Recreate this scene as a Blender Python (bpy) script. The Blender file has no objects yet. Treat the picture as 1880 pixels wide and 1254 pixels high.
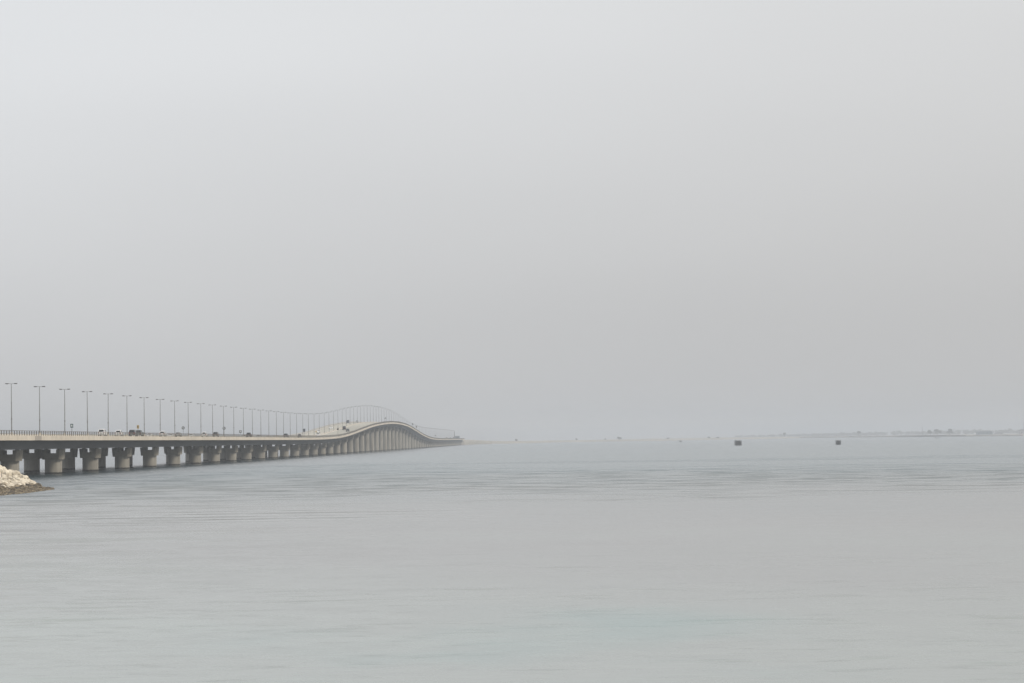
import bpy, math, random
from mathutils import Matrix, Vector
random.seed(7)
sc = bpy.context.scene
R = math.radians

# ------------------------------------------------------------------ camera
HC = 6.8
YAW, PITCH, ROLL = R(0.5956833), R(2.2607868), R(-0.8)
cam = bpy.data.cameras.new('camera')
cam.sensor_width = 36.0
cam.lens = 4564.0 * 36.0 / 1880.0
cam.clip_start = 0.5
cam.clip_end = 100000
co = bpy.data.objects.new('camera', cam)
sc.collection.objects.link(co)
F = Vector((-math.sin(YAW) * math.cos(PITCH), math.cos(YAW) * math.cos(PITCH), math.sin(PITCH)))
RT = Vector((math.cos(YAW), math.sin(YAW), 0))
UP = RT.cross(F)
R2 = RT * math.cos(ROLL) + UP * math.sin(ROLL)
U2 = -RT * math.sin(ROLL) + UP * math.cos(ROLL)
m = Matrix((R2, U2, -F)).transposed().to_4x4()
m.translation = Vector((0, 0, HC))
co.matrix_world = m
sc.camera = co

# ------------------------------------------------------------------ light, sky, exposure
SUN_DIR = Vector((0.80, -0.33, 0.74)).normalized()      # towards the sun
EL = math.asin(SUN_DIR.z)
AZ = math.atan2(SUN_DIR.x, SUN_DIR.y)
sl = bpy.data.lights.new('sun', 'SUN')
sl.energy = 2.3
sl.angle = R(9)
sl.color = (1.0, 0.925, 0.81)
so = bpy.data.objects.new('sun', sl)
sc.collection.objects.link(so)
so.rotation_euler = SUN_DIR.to_track_quat('Z', 'Y').to_euler()

w = bpy.data.worlds.new('World')
sc.world = w
w.use_nodes = True
nt = w.node_tree
nt.nodes.clear()
def N(nt, t, **kw):
    n = nt.nodes.new(t)
    for k, v in kw.items():
        setattr(n, k, v)
    return n
out = N(nt, 'ShaderNodeOutputWorld')
bg = N(nt, 'ShaderNodeBackground')
sky = N(nt, 'ShaderNodeTexSky')
sky.sky_type = 'NISHITA'
sky.sun_disc = False
sky.sun_elevation = EL
sky.sun_rotation = AZ
sky.dust_density = 5.0
sky.air_density = 1.0
# high veil of cloud: even grey, a little brighter overhead, soft uneven patches
tc = N(nt, 'ShaderNodeTexCoord')
sep = N(nt, 'ShaderNodeSeparateXYZ')
nt.links.new(tc.outputs['Generated'], sep.inputs[0])
ramp = N(nt, 'ShaderNodeValToRGB')
ramp.color_ramp.interpolation = 'EASE'
e = ramp.color_ramp.elements
e[0].position = 0.0;  e[0].color = (0.590, 0.592, 0.596, 1)
e[1].position = 0.20; e[1].color = (0.775, 0.785, 0.795, 1)
e2 = e.new(1.0); e2.color = (0.86, 0.87, 0.89, 1)
nt.links.new(sep.outputs['Z'], ramp.inputs[0])
mp = N(nt, 'ShaderNodeMapping')
mp.inputs['Scale'].default_value = (1.6, 1.6, 7.0)
nt.links.new(tc.outputs['Generated'], mp.inputs[0])
nz = N(nt, 'ShaderNodeTexNoise')
nz.inputs['Scale'].default_value = 1.3
nz.inputs['Detail'].default_value = 2.0
nt.links.new(mp.outputs[0], nz.inputs[0])
# the veil is thinner and whiter towards -X, duller and faintly warm (dust) towards +X
tint = N(nt, 'ShaderNodeCombineXYZ')
for ch, k in (('X', -0.235), ('Y', -0.27), ('Z', -0.315)):
    a_ = N(nt, 'ShaderNodeMath', operation='MULTIPLY_ADD')
    a_.inputs[1].default_value = k
    a_.inputs[2].default_value = 1.0
    nt.links.new(sep.outputs['X'], a_.inputs[0])
    nt.links.new(a_.outputs[0], tint.inputs[ch])
mb2 = N(nt, 'ShaderNodeMath', operation='MULTIPLY_ADD')
mb2.inputs[1].default_value = 0.20
mb2.inputs[2].default_value = 0.90
nt.links.new(nz.outputs['Fac'], mb2.inputs[0])
tm = N(nt, 'ShaderNodeVectorMath', operation='MULTIPLY')
nt.links.new(ramp.outputs[0], tm.inputs[0])
nt.links.new(tint.outputs[0], tm.inputs[1])
vm = N(nt, 'ShaderNodeVectorMath', operation='SCALE')
nt.links.new(tm.outputs[0], vm.inputs[0])
nt.links.new(mb2.outputs[0], vm.inputs['Scale'])
sk = N(nt, 'ShaderNodeVectorMath', operation='SCALE')
sk.inputs['Scale'].default_value = 0.06
nt.links.new(sky.outputs[0], sk.inputs[0])
mix = N(nt, 'ShaderNodeMix', data_type='RGBA')
mix.inputs[0].default_value = 0.93
nt.links.new(sk.outputs[0], mix.inputs[6])
nt.links.new(vm.outputs[0], mix.inputs[7])
nt.links.new(mix.outputs[2], bg.inputs[0])
bg.inputs[1].default_value = 1.0
nt.links.new(bg.outputs[0], out.inputs[0])

sc.view_settings.view_transform = 'Standard'
sc.view_settings.look = 'None'
sc.view_settings.exposure = 0.0
sc.view_settings.gamma = 1.0
sc.cycles.use_denoising = True
sc.cycles.volume_bounces = 1
sc.cycles.max_bounces = 8
HAZE_DENSITY = 1.9e-4

# ------------------------------------------------------------------ materials
def mat(name, col, rough=0.8, var=0.12, scale=0.6, metal=0.0, col2=None, bump=0.0, stretch=None, spec=0.5):
    m = bpy.data.materials.new(name)
    m.use_nodes = True
    t = m.node_tree
    b = t.nodes['Principled BSDF']
    b.inputs['Roughness'].default_value = rough
    b.inputs['Metallic'].default_value = metal
    b.inputs['Specular IOR Level'].default_value = spec
    tc = N(t, 'ShaderNodeTexCoord')
    mp = N(t, 'ShaderNodeMapping')
    mp.inputs['Scale'].default_value = stretch or (1, 1, 1)
    t.links.new(tc.outputs['Object'], mp.inputs[0])
    nz = N(t, 'ShaderNodeTexNoise')
    nz.inputs['Scale'].default_value = scale
    nz.inputs['Detail'].default_value = 5
    t.links.new(mp.outputs[0], nz.inputs[0])
    cr = N(t, 'ShaderNodeValToRGB')
    c2 = col2 or tuple(c * (1 - var * 2) for c in col)
    cr.color_ramp.elements[0].position = 0.3
    cr.color_ramp.elements[0].color = (*c2, 1)
    cr.color_ramp.elements[1].position = 0.7
    cr.color_ramp.elements[1].color = (*[min(1, c * (1 + var)) for c in col], 1)
    t.links.new(nz.outputs['Fac'], cr.inputs[0])
    t.links.new(cr.outputs[0], b.inputs['Base Color'])
    if bump:
        bp = N(t, 'ShaderNodeBump')
        bp.inputs['Strength'].default_value = bump
        bp.inputs['Distance'].default_value = 0.1
        t.links.new(nz.outputs['Fac'], bp.inputs['Height'])
        t.links.new(bp.outputs[0], b.inputs['Normal'])
    return m

def per_stone(m, lo):
    """each stone a slightly different tone"""
    t = m.node_tree
    b = t.nodes['Principled BSDF']
    src = b.inputs['Base Color'].links[0].from_socket
    oi = N(t, 'ShaderNodeObjectInfo')
    mr = N(t, 'ShaderNodeMapRange')
    mr.inputs['To Min'].default_value = lo
    t.links.new(oi.outputs['Random'], mr.inputs[0])
    v = N(t, 'ShaderNodeVectorMath', operation='SCALE')
    t.links.new(src, v.inputs[0])
    t.links.new(mr.outputs[0], v.inputs['Scale'])
    t.links.new(v.outputs[0], b.inputs['Base Color'])

def pier_mat():
    """concrete with a dark tide mark of weed and wet just above the water"""
    m = mat('pier_concrete', (0.32, 0.300, 0.258), 0.85, 0.17, 0.7, stretch=(1, 1, 0.15))
    t = m.node_tree
    b = t.nodes['Principled BSDF']
    src = b.inputs['Base Color'].links[0].from_socket
    g = N(t, 'ShaderNodeNewGeometry')
    s = N(t, 'ShaderNodeSeparateXYZ')
    t.links.new(g.outputs['Position'], s.inputs[0])
    nz = N(t, 'ShaderNodeTexNoise')
    nz.inputs['Scale'].default_value = 1.5
    t.links.new(g.outputs['Position'], nz.inputs[0])
    a = N(t, 'ShaderNodeMath', operation='MULTIPLY_ADD')
    a.inputs[1].default_value = -0.35
    t.links.new(nz.outputs['Fac'], a.inputs[0])
    t.links.new(s.outputs['Z'], a.inputs[2])
    mr = N(t, 'ShaderNodeMapRange')
    mr.inputs['From Min'].default_value = 0.20
    mr.inputs['From Max'].default_value = 0.36
    t.links.new(a.outputs[0], mr.inputs[0])
    mx = N(t, 'ShaderNodeMix', data_type='RGBA')
    mx.inputs[6].default_value = (0.035, 0.033, 0.028, 1)
    t.links.new(mr.outputs[0], mx.inputs[0])
    t.links.new(src, mx.inputs[7])
    t.links.new(mx.outputs[2], b.inputs['Base Color'])
    return m

def fascia_mat():
    """precast panels of slightly different tints"""
    m = mat('fascia_concrete', (0.66, 0.595, 0.50), 0.85, 0.06, 0.5)
    t = m.node_tree
    b = t.nodes['Principled BSDF']
    src = b.inputs['Base Color'].links[0].from_socket
    g = N(t, 'ShaderNodeNewGeometry')
    s = N(t, 'ShaderNodeSeparateXYZ')
    t.links.new(g.outputs['Position'], s.inputs[0])
    d = N(t, 'ShaderNodeMath', operation='MULTIPLY')
    d.inputs[1].default_value = 1 / 12.5
    t.links.new(s.outputs['Y'], d.inputs[0])
    fl = N(t, 'ShaderNodeMath', operation='FLOOR')
    t.links.new(d.outputs[0], fl.inputs[0])
    wn = N(t, 'ShaderNodeTexWhiteNoise', noise_dimensions='1D')
    t.links.new(fl.outputs[0], wn.inputs['W'])
    mr = N(t, 'ShaderNodeMapRange')
    mr.inputs['To Min'].default_value = 0.90
    mr.inputs['To Max'].default_value = 1.04
    t.links.new(wn.outputs['Value'], mr.inputs[0])
    # narrow dark joints
    fr = N(t, 'ShaderNodeMath', operation='FRACT')
    t.links.new(d.outputs[0], fr.inputs[0])
    lt = N(t, 'ShaderNodeMath', operation='GREATER_THAN')
    lt.inputs[1].default_value = 0.012
    t.links.new(fr.outputs[0], lt.inputs[0])
    j = N(t, 'ShaderNodeMapRange')
    j.inputs['To Min'].default_value = 0.75
    t.links.new(lt.outputs[0], j.inputs[0])
    mu = N(t, 'ShaderNodeMath', operation='MULTIPLY')
    t.links.new(mr.outputs[0], mu.inputs[0])
    t.links.new(j.outputs[0], mu.inputs[1])
    v = N(t, 'ShaderNodeVectorMath', operation='SCALE')
    t.links.new(src, v.inputs[0])
    t.links.new(mu.outputs[0], v.inputs['Scale'])
    t.links.new(v.outputs[0], b.inputs['Base Color'])
    return m

M = dict(
    pier=pier_mat(),
    cap=mat('cap_concrete', (0.26, 0.24, 0.20), 0.85, 0.14, 0.4),
    fascia=fascia_mat(),
    patch=mat('stained_panel_concrete', (0.42, 0.38, 0.33), 0.85, 0.10, 0.5),
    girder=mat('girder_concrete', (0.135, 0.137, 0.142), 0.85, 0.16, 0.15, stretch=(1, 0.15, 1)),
    slab=mat('slab_concrete', (0.30, 0.29, 0.27), 0.85, 0.12, 0.3),
    road=mat('asphalt', (0.42, 0.40, 0.34), 0.9, 0.10, 0.08, stretch=(1, 0.05, 1)),
    paint=mat('road_paint', (0.75, 0.74, 0.70), 0.7, 0.06, 0.8),
    rail=mat('railing_metal', (0.13, 0.11, 0.088), 0.6, 0.20, 1.2),
    railpale=mat('pale_rail', (0.55, 0.52, 0.47), 0.7, 0.10, 1.2),
    pole=mat('galvanised_steel', (0.20, 0.20, 0.195), 0.5, 0.10, 1.0, metal=0.3),
    head=mat('lamp_housing', (0.07, 0.07, 0.07), 0.5, 0.10, 1.0),
    lens=mat('lamp_glass', (0.45, 0.45, 0.42), 0.2, 0.05, 1.0),
    glass=mat('car_glass', (0.012, 0.013, 0.015), 0.12, 0.05, 1.0),
    tyre=mat('tyre_rubber', (0.02, 0.02, 0.02), 0.9, 0.10, 4.0),
    rim=mat('wheel_rim', (0.45, 0.45, 0.46), 0.35, 0.08, 4.0, metal=0.6),
    white=mat('white_car_paint', (0.88, 0.88, 0.87), 0.25, 0.02, 1.0),
    silver=mat('silver_car_paint', (0.42, 0.43, 0.43), 0.3, 0.03, 1.0, metal=0.3),
    grey=mat('grey_car_paint', (0.13, 0.14, 0.14), 0.3, 0.04, 1.0),
    black=mat('black_car_paint', (0.018, 0.019, 0.022), 0.25, 0.04, 1.0),
    green=mat('dark_green_car_paint', (0.06, 0.085, 0.075), 0.3, 0.04, 1.0),
    blue=mat('dark_blue_car_paint', (0.035, 0.045, 0.065), 0.3, 0.04, 1.0),
    red=mat('tail_light_glass', (0.35, 0.015, 0.012), 0.2, 0.05, 1.0),
    lamp=mat('headlight_glass', (0.7, 0.7, 0.68), 0.1, 0.03, 1.0),
    teal=mat('sign_teal', (0.025, 0.075, 0.075), 0.5, 0.06, 1.0),
    yellow=mat('sign_yellow', (0.45, 0.30, 0.07), 0.5, 0.06, 1.0),
    brown=mat('sign_brown', (0.13, 0.115, 0.095), 0.5, 0.06, 1.0),
    signgrey=mat('sign_back_grey', (0.13, 0.14, 0.15), 0.5, 0.06, 1.0),
    signwhite=mat('sign_white', (0.62, 0.64, 0.65), 0.5, 0.04, 1.0),
    rock=mat('cream_limestone', (0.82, 0.75, 0.62), 0.95, 0.10, 1.6, col2=(0.52, 0.45, 0.35), bump=0.6),
    wetrock=mat('wet_weedy_rock', (0.30, 0.24, 0.155), 0.7, 0.2, 2.0, col2=(0.03, 0.022, 0.014), bump=0.6),
    earth=mat('bank_earth', (0.15, 0.12, 0.085), 0.95, 0.15, 0.7, bump=0.5),
    sand=mat('pale_sand', (0.36, 0.335, 0.285), 0.95, 0.08, 0.01),
    stake=mat('rusty_iron', (0.05, 0.036, 0.028), 0.8, 0.2, 3.0),
    pile=mat('old_pile_timber', (0.045, 0.047, 0.048), 0.85, 0.25, 1.2, stretch=(3, 3, 0.3)),
    plate=mat('weathered_concrete', (0.14, 0.145, 0.145), 0.85, 0.2, 0.8),
    leaf=mat('distant_foliage', (0.085, 0.10, 0.075), 0.9, 0.25, 0.05),
    trunk=mat('tree_bark', (0.10, 0.08, 0.06), 0.9, 0.15, 0.5),
    wall=mat('plaster_wall', (0.42, 0.42, 0.43), 0.85, 0.05, 0.1),
    roofm=mat('roof_sheet', (0.24, 0.26, 0.29), 0.6, 0.05, 0.1),
    boxblue=mat('blue_grey_cladding', (0.17, 0.22, 0.26), 0.6, 0.05, 0.3),
)

per_stone(M['rock'], 0.68)
per_stone(M['wetrock'], 0.4)

def water_mat():
    m = bpy.data.materials.new('sea_water')
    m.use_nodes = True
    t = m.node_tree
    b = t.nodes['Principled BSDF']
    b.inputs['IOR'].default_value = 1.42
    b.inputs['Roughness'].default_value = 0.06
    g = N(t, 'ShaderNodeNewGeometry')
    sp = N(t, 'ShaderNodeSeparateXYZ')
    t.links.new(g.outputs['Position'], sp.inputs[0])
    X, Y = sp.outputs['X'], sp.outputs['Y']
    def math_(op, a, b_=None, c=None, clamp=False):
        n = N(t, 'ShaderNodeMath', operation=op)
        n.use_clamp = clamp
        for i, v in enumerate((a, b_, c)):
            if v is None: continue
            if isinstance(v, (int, float)): n.inputs[i].default_value = v
            else: t.links.new(v, n.inputs[i])
        return n.outputs[0]
    def noise(scale, detail=3, stretch=(1, 1, 1), rough=0.5, off=(0, 0, 0)):
        mp = N(t, 'ShaderNodeMapping')
        mp.inputs['Scale'].default_value = stretch
        mp.inputs['Location'].default_value = off
        t.links.new(g.outputs['Position'], mp.inputs[0])
        n = N(t, 'ShaderNodeTexNoise')
        n.inputs['Scale'].default_value = scale
        n.inputs['Detail'].default_value = detail
        n.inputs['Roughness'].default_value = rough
        t.links.new(mp.outputs[0], n.inputs[0])
        return n.outputs['Fac']
    def band(v, lo0, lo1, hi0, hi1):
        a = N(t, 'ShaderNodeMapRange'); a.interpolation_type = 'SMOOTHSTEP'
        a.inputs['From Min'].default_value = lo0; a.inputs['From Max'].default_value = lo1
        t.links.new(v, a.inputs[0])
        c = N(t, 'ShaderNodeMapRange'); c.interpolation_type = 'SMOOTHSTEP'
        c.inputs['From Min'].default_value = hi0; c.inputs['From Max'].default_value = hi1
        c.inputs['To Min'].default_value = 1; c.inputs['To Max'].default_value = 0
        t.links.new(v, c.inputs[0])
        return math_('MULTIPLY', a.outputs[0], c.outputs[0])
    # sea-bed colour showing through: pale turquoise shallows near, deeper water out
    ramp = N(t, 'ShaderNodeValToRGB')
    t.links.new(math_('MULTIPLY_ADD', math_('ADD', noise(0.012, 3), -0.5), 0.5, math_('DIVIDE', Y, 600.0)), ramp.inputs[0])
    el = ramp.color_ramp.elements
    el[0].position = 0.08; el[0].color = (0.285, 0.320, 0.305, 1)
    el[1].position = 0.95; el[1].color = (0.165, 0.198, 0.212, 1)
    x = el.new(0.30); x.color = (0.240, 0.245, 0.243, 1)
    # a few pale turquoise shallows over sand
    tq = N(t, 'ShaderNodeMapRange'); tq.interpolation_type = 'SMOOTHSTEP'
    tq.inputs['From Min'].default_value = 0.42; tq.inputs['From Max'].default_value = 0.62
    t.links.new(noise(0.06, 3, (0.8, 0.5, 1), 0.5, (2, 0, 0)), tq.inputs[0])
    tqm = math_('MULTIPLY', tq.outputs[0], math_('MULTIPLY', band(Y, 30, 55, 88, 108), band(X, -16, -4, 4, 12)))
    mx = N(t, 'ShaderNodeMix', data_type='RGBA')
    mx.inputs[7].default_value = (0.17, 0.285, 0.280, 1)
    t.links.new(math_('MULTIPLY', tqm, 0.65), mx.inputs[0])
    t.links.new(ramp.outputs[0], mx.inputs[6])
    # deeper water by the bridges; dark colour also paints in their shade and reflection
    deep_shade = N(t, 'ShaderNodeMapRange'); deep_shade.interpolation_type = 'SMOOTHSTEP'
    deep_shade.inputs['From Min'].default_value = -55; deep_shade.inputs['From Max'].default_value = -100
    t.links.new(math_('MULTIPLY_ADD', math_('ADD', noise(0.02, 3), -0.5), 30.0, X), deep_shade.inputs[0])
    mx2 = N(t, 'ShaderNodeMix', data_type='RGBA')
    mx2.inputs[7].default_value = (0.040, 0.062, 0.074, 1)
    t.links.new(deep_shade.outputs[0], mx2.inputs[0])
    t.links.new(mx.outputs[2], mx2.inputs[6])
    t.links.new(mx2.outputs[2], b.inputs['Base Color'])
    # ---- surface height
    Yw = math_('MULTIPLY_ADD', math_('ADD', noise(0.028, 4, (0.8, 1, 1), 0.6), -0.5), 190, Y)
    patches = noise(0.035, 3, (0.35, 1.0, 1), 0.6)
    pm = N(t, 'ShaderNodeMapRange'); pm.interpolation_type = 'SMOOTHSTEP'
    pm.inputs['From Min'].default_value = 0.38; pm.inputs['From Max'].default_value = 0.62
    t.links.new(patches, pm.inputs[0])
    pm = pm.outputs[0]
    cat = N(t, 'ShaderNodeMapRange'); cat.interpolation_type = 'SMOOTHSTEP'
    cat.inputs['From Min'].default_value = 0.47; cat.inputs['From Max'].default_value = 0.60
    t.links.new(noise(0.17, 5, (0.5, 0.8, 1), 0.65, (3, 1, 0)), cat.inputs[0])
    cat = cat.outputs[0]
    ruff = math_('MULTIPLY', band(Yw, 260, 370, 440, 640), math_('MULTIPLY_ADD', math_('MULTIPLY', cat, math_('MULTIPLY_ADD', pm, 0.8, 0.3)), 2.0, 0.08))
    lineA = math_('MULTIPLY', band(Yw, 670, 710, 725, 790), math_('MULTIPLY_ADD', cat, 0.4, 0.12))
    cat2 = N(t, 'ShaderNodeMapRange'); cat2.interpolation_type = 'SMOOTHSTEP'
    cat2.inputs['From Min'].default_value = 0.52; cat2.inputs['From Max'].default_value = 0.72
    t.links.new(noise(0.55, 4, (0.35, 1.0, 1), 0.6, (13, 5, 0)), cat2.inputs[0])
    near = math_('MULTIPLY', band(Yw, 20, 40, 105, 170), math_('MULTIPLY', math_('MULTIPLY', pm, cat2.outputs[0]), 0.75))
    left = math_('MULTIPLY', band(X, -400, -200, -60, 0), 0.65)
    left = math_('MULTIPLY', math_('MULTIPLY', left, math_('MULTIPLY_ADD', cat, 1.0, 0.25)), band(Y, 60, 140, 500, 900))
    amp = math_('ADD', math_('ADD', ruff, lineA), math_('ADD', near, left))
    far = N(t, 'ShaderNodeMapRange')
    far.inputs['From Min'].default_value = 120; far.inputs['From Max'].default_value = 420
    far.inputs['To Min'].default_value = 0.10; far.inputs['To Max'].default_value = 0.36
    t.links.new(Yw, far.inputs[0])
    amp = math_('ADD', math_('MULTIPLY', amp, 1.6), far.outputs[0])
    # unresolved ripples: a rougher sheet where the breeze touches it
    rg = N(t, 'ShaderNodeMapRange')
    rg.inputs['From Min'].default_value = 0.15; rg.inputs['From Max'].default_value = 2.4
    rg.inputs['To Min'].default_value = 0.20; rg.inputs['To Max'].default_value = 0.60
    t.links.new(amp, rg.inputs[0])
    t.links.new(math_('MULTIPLY', rg.outputs[0], math_('MULTIPLY_ADD', deep_shade.outputs[0], -0.34, 1.0)), b.inputs['Roughness'])
    # resolved wavelets: slope vectors from noise (finer near, longer-crested far)
    def vnoise(scale, stretch, detail=3, rough=0.55):
        mp = N(t, 'ShaderNodeMapping')
        mp.inputs['Scale'].default_value = stretch
        t.links.new(g.outputs['Position'], mp.inputs[0])
        n = N(t, 'ShaderNodeTexNoise')
        n.inputs['Scale'].default_value = scale
        n.inputs['Detail'].default_value = detail
        n.inputs['Roughness'].default_value = rough
        t.links.new(mp.outputs[0], n.inputs[0])
        v = N(t, 'ShaderNodeVectorMath', operation='SUBTRACT')
        v.inputs[1].default_value = (0.5, 0.5, 0.5)
        t.links.new(n.outputs['Color'], v.inputs[0])
        return v.outputs[0]
    def vop(op, a, c):
        v = N(t, 'ShaderNodeVectorMath', operation=op)
        t.links.new(a, v.inputs[0])
        if op == 'SCALE':
            if isinstance(c, (int, float)): v.inputs['Scale'].default_value = c
            else: t.links.new(c, v.inputs['Scale'])
        elif isinstance(c, tuple): v.inputs[1].default_value = c
        else: t.links.new(c, v.inputs[1])
        return v.outputs[0]
    sl_ = vop('ADD', vop('SCALE', vnoise(1.3, (0.5, 1, 1)), 1.10), vop('SCALE', vnoise(0.22, (0.35, 1, 1)), 0.40))
    sl_ = vop('MULTIPLY', vop('SCALE', sl_, amp), (0.6, 1.0, 0.0))
    # old wake: a few long low crests crossing the left foreground
    yw = math_('MULTIPLY_ADD', X, -0.10, math_('MULTIPLY_ADD', noise(0.03, 2), 4.0, Y))
    yw = math_('MULTIPLY_ADD', noise(0.09, 3, (0.4, 1, 1), 0.6, (9, 3, 0)), 6.0, yw)
    sw = math_('SINE', math_('MULTIPLY', yw, 2 * math.pi / 8.5))
    wkn = N(t, 'ShaderNodeMapRange'); wkn.interpolation_type = 'SMOOTHSTEP'
    wkn.inputs['From Min'].default_value = 0.38; wkn.inputs['From Max'].default_value = 0.60
    t.links.new(noise(0.20, 3, (0.45, 1, 1), 0.6, (4, 7, 0)), wkn.inputs[0])
    swm = math_('MULTIPLY', band(Y, 206, 224, 244, 262), band(X, -200, -60, -32, 2))
    swm = math_('MULTIPLY', swm, wkn.outputs[0])
    wk = N(t, 'ShaderNodeCombineXYZ')
    t.links.new(math_('MULTIPLY', math_('MULTIPLY', math_('POWER', math_('MULTIPLY_ADD', sw, 0.5, 0.5), 3.0), swm), -0.60), wk.inputs['Y'])
    sl_ = vop('ADD', sl_, wk.outputs[0])
    rsock = b.inputs['Roughness'].links[0].from_socket
    t.links.new(math_('MULTIPLY', rsock, math_('MULTIPLY_ADD', swm, -0.45, 1.0)), b.inputs['Roughness'])
    nn = vop('NORMALIZE', vop('ADD', sl_, (0.0, 0.0, 1.0)), (0, 0, 0))
    t.links.new(nn, b.inputs['Normal'])
    return m

# ------------------------------------------------------------------ mesh helpers
class MB:
    def __init__(s): s.v = []; s.f = []
    def box(s, x0, x1, y0, y1, z0, z1):
        n = len(s.v)
        s.v += [(x0, y0, z0), (x1, y0, z0), (x1, y1, z0), (x0, y1, z0), (x0, y0, z1), (x1, y0, z1), (x1, y1, z1), (x0, y1, z1)]
        s.f += [tuple(n + i for i in q) for q in ((0, 3, 2, 1), (4, 5, 6, 7), (0, 1, 5, 4), (1, 2, 6, 5), (2, 3, 7, 6), (3, 0, 4, 7))]
        return s
    def loft(s, rings, cap0=True, cap1=True):
        """rings: lists of points with equal counts"""
        n = len(s.v); k = len(rings[0])
        for r in rings: s.v += [tuple(p) for p in r]
        for i in range(len(rings) - 1):
            for j in range(k):
                a = n + i * k + j; b = n + i * k + (j + 1) % k
                s.f.append((a, b, b + k, a + k))
        if cap0: s.f.append(tuple(n + j for j in reversed(range(k))))
        if cap1: s.f.append(tuple(n + (len(rings) - 1) * k + j for j in range(k)))
        return s
    def tube(s, p0, p1, r0, r1=None, k=8):
        r1 = r0 if r1 is None else r1
        p0, p1 = Vector(p0), Vector(p1)
        d = (p1 - p0).normalized()
        a = d.orthogonal().normalized(); b = d.cross(a)
        rg = lambda p, r: [p + (a * math.cos(2 * math.pi * i / k) + b * math.sin(2 * math.pi * i / k)) * r for i in range(k)]
        return s.loft([rg(p0, r0), rg(p1, r1)])
    def panel(s, quad, th):
        q = [Vector(p) for p in quad]
        n = (q[1] - q[0]).cross(q[2] - q[0]).normalized()
        return s.loft([[p - n * 0.02 for p in q], [p + n * th for p in q]])
    def build(s, name, m, parent=None, smooth=False):
        me = bpy.data.meshes.new(name)
        me.from_pydata(s.v, [], s.f)
        me.update()
        me.materials.append(m)
        if smooth:
            me.polygons.foreach_set('use_smooth', [True] * len(me.polygons))
            try: me.set_sharp_from_angle(angle=R(40))
            except Exception: pass
        o = bpy.data.objects.new(name, me)
        sc.collection.objects.link(o)
        if parent: o.parent = parent
        return o

def tag(o, label=None, cat=None, group=None, kind=None):
    if label: o['label'] = label
    if cat: o['category'] = cat
    if group: o['group'] = group
    if kind: o['kind'] = kind
    return o
def thing(name, loc, rz=0, label=None, cat=None, group=None):
    o = bpy.data.objects.new(name, None)
    o.empty_display_size = 0.3
    sc.collection.objects.link(o)
    o.location = loc
    o.rotation_euler = (0, 0, rz)
    return tag(o, label, cat, group)
KIDS = {}
def copy_tree(o, parent=None):
    c = o.copy()
    sc.collection.objects.link(c)
    c.parent = parent
    for ch in o.children: copy_tree(ch, c)
    return c

# ------------------------------------------------------------------ bridge profile (z of the fascia's lower edge along Y)
PY = [300, 900, 1188, 1304, 1405, 1484, 1574, 1671, 1784, 1889, 1992, 2116, 2202, 2295, 2397, 2507, 2636, 2764, 3300, 4200]
PZ = [8.15, 8.08, 8.05, 8.25, 9.05, 10.8, 13.6, 16.6, 18.9, 20.2, 20.5, 19.5, 17.6, 14.9, 12.1, 9.7, 8.15, 7.65, 7.7, 7.7]
def lin(Y):
    if Y <= PY[0]: return PZ[0]
    for i in range(len(PY) - 1):
        if Y <= PY[i + 1]:
            return PZ[i] + (PZ[i + 1] - PZ[i]) * (Y - PY[i]) / (PY[i + 1] - PY[i])
    return PZ[-1]
def fb(Y):
    s = w_ = 0
    for k in range(-4, 5):
        g = math.exp(-k * k / 6.0)
        s += g * lin(Y + k * 14); w_ += g
    return s / w_
def fall(L):
    """height of the road above the fascia's foot: it falls from the median to the outer edge"""
    a = (L - 112.0) if L < 126.8 else (141.3 - L)
    return 1.02 + 0.030 * max(0, min(14.3, a))
def deck(Y, L=118.6): return fb(Y) + fall(L)

Y0, Y1 = 434.0, 3738.0
NS = int((Y1 - Y0) / 10)
ST = [Y0 + (Y1 - Y0) * i / NS for i in range(NS + 1)]
def sweep(mb, sec, y0=None, y1=None, stations=None):
    """sec: list of (x, dz) anticlockwise seen from -Y; dz above fb(Y)"""
    st = stations or ST
    mb.loft([[(x, y, fb(y) + dz) for x, dz in sec] for y in st])
    return mb

def rect(x0, x1, z0, z1): return [(x0, z0), (x1, z0), (x1, z1), (x0, z1)]

PIER_X = {'near': -118.6, 'far': -134.1}
def pier(parent, cx, Y):
    zs = fb(Y) - 2.0            # soffit
    capb, capm = zs - 2.58, zs - 1.05
    k = 28
    ring = lambda r, z: [(cx + r * math.cos(2 * math.pi * i / k), Y + r * math.sin(2 * math.pi * i / k), z) for i in range(k)]
    p = MB().loft([ring(2.08, -0.9), ring(2.08, capb)]).build('pier', M['pier'], parent, True)
    def octa(w_, d, c, z, x0=-9, x1=9):
        pts = [(w_, -d + c), (w_, d - c), (w_ - c, d), (-w_ + c, d), (-w_, d - c), (-w_, -d + c), (-w_ + c, -d), (w_ - c, -d)]
        return [(cx + a, Y + b, z) for a, b in pts]
    t = (capm - capb) / 2.58
    c = MB()
    W0, W1 = 2.45, 2.68
    Wm = W0 + (W1 - W0) * t
    c.loft([octa(W0, 2.25, 0.75, capb), octa(Wm, 2.25 + 0.1 * t, 0.75, capm)])
    for s in (-1, 1):
        def arm(w_, z):
            d = 2.3
            pts = [(1.12, -d), (w_ - 0.75, -d), (w_, -d + 0.75), (w_, d - 0.75), (w_ - 0.75, d), (1.12, d)]
            pts = [(cx + s * a, Y + b, z) for a, b in pts]
            return pts if s > 0 else pts[::-1]
        c.loft([arm(Wm, capm + 0.003), arm(W1, zs - 0.10)])
        # bearing pads under the girder
        c.box(cx + s * 1.7 - 0.4, cx + s * 1.7 + 0.4, Y - 0.6, Y + 0.6, zs - 0.098, zs - 0.003)
    c.build('pier_cap', M['cap'], p)

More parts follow.
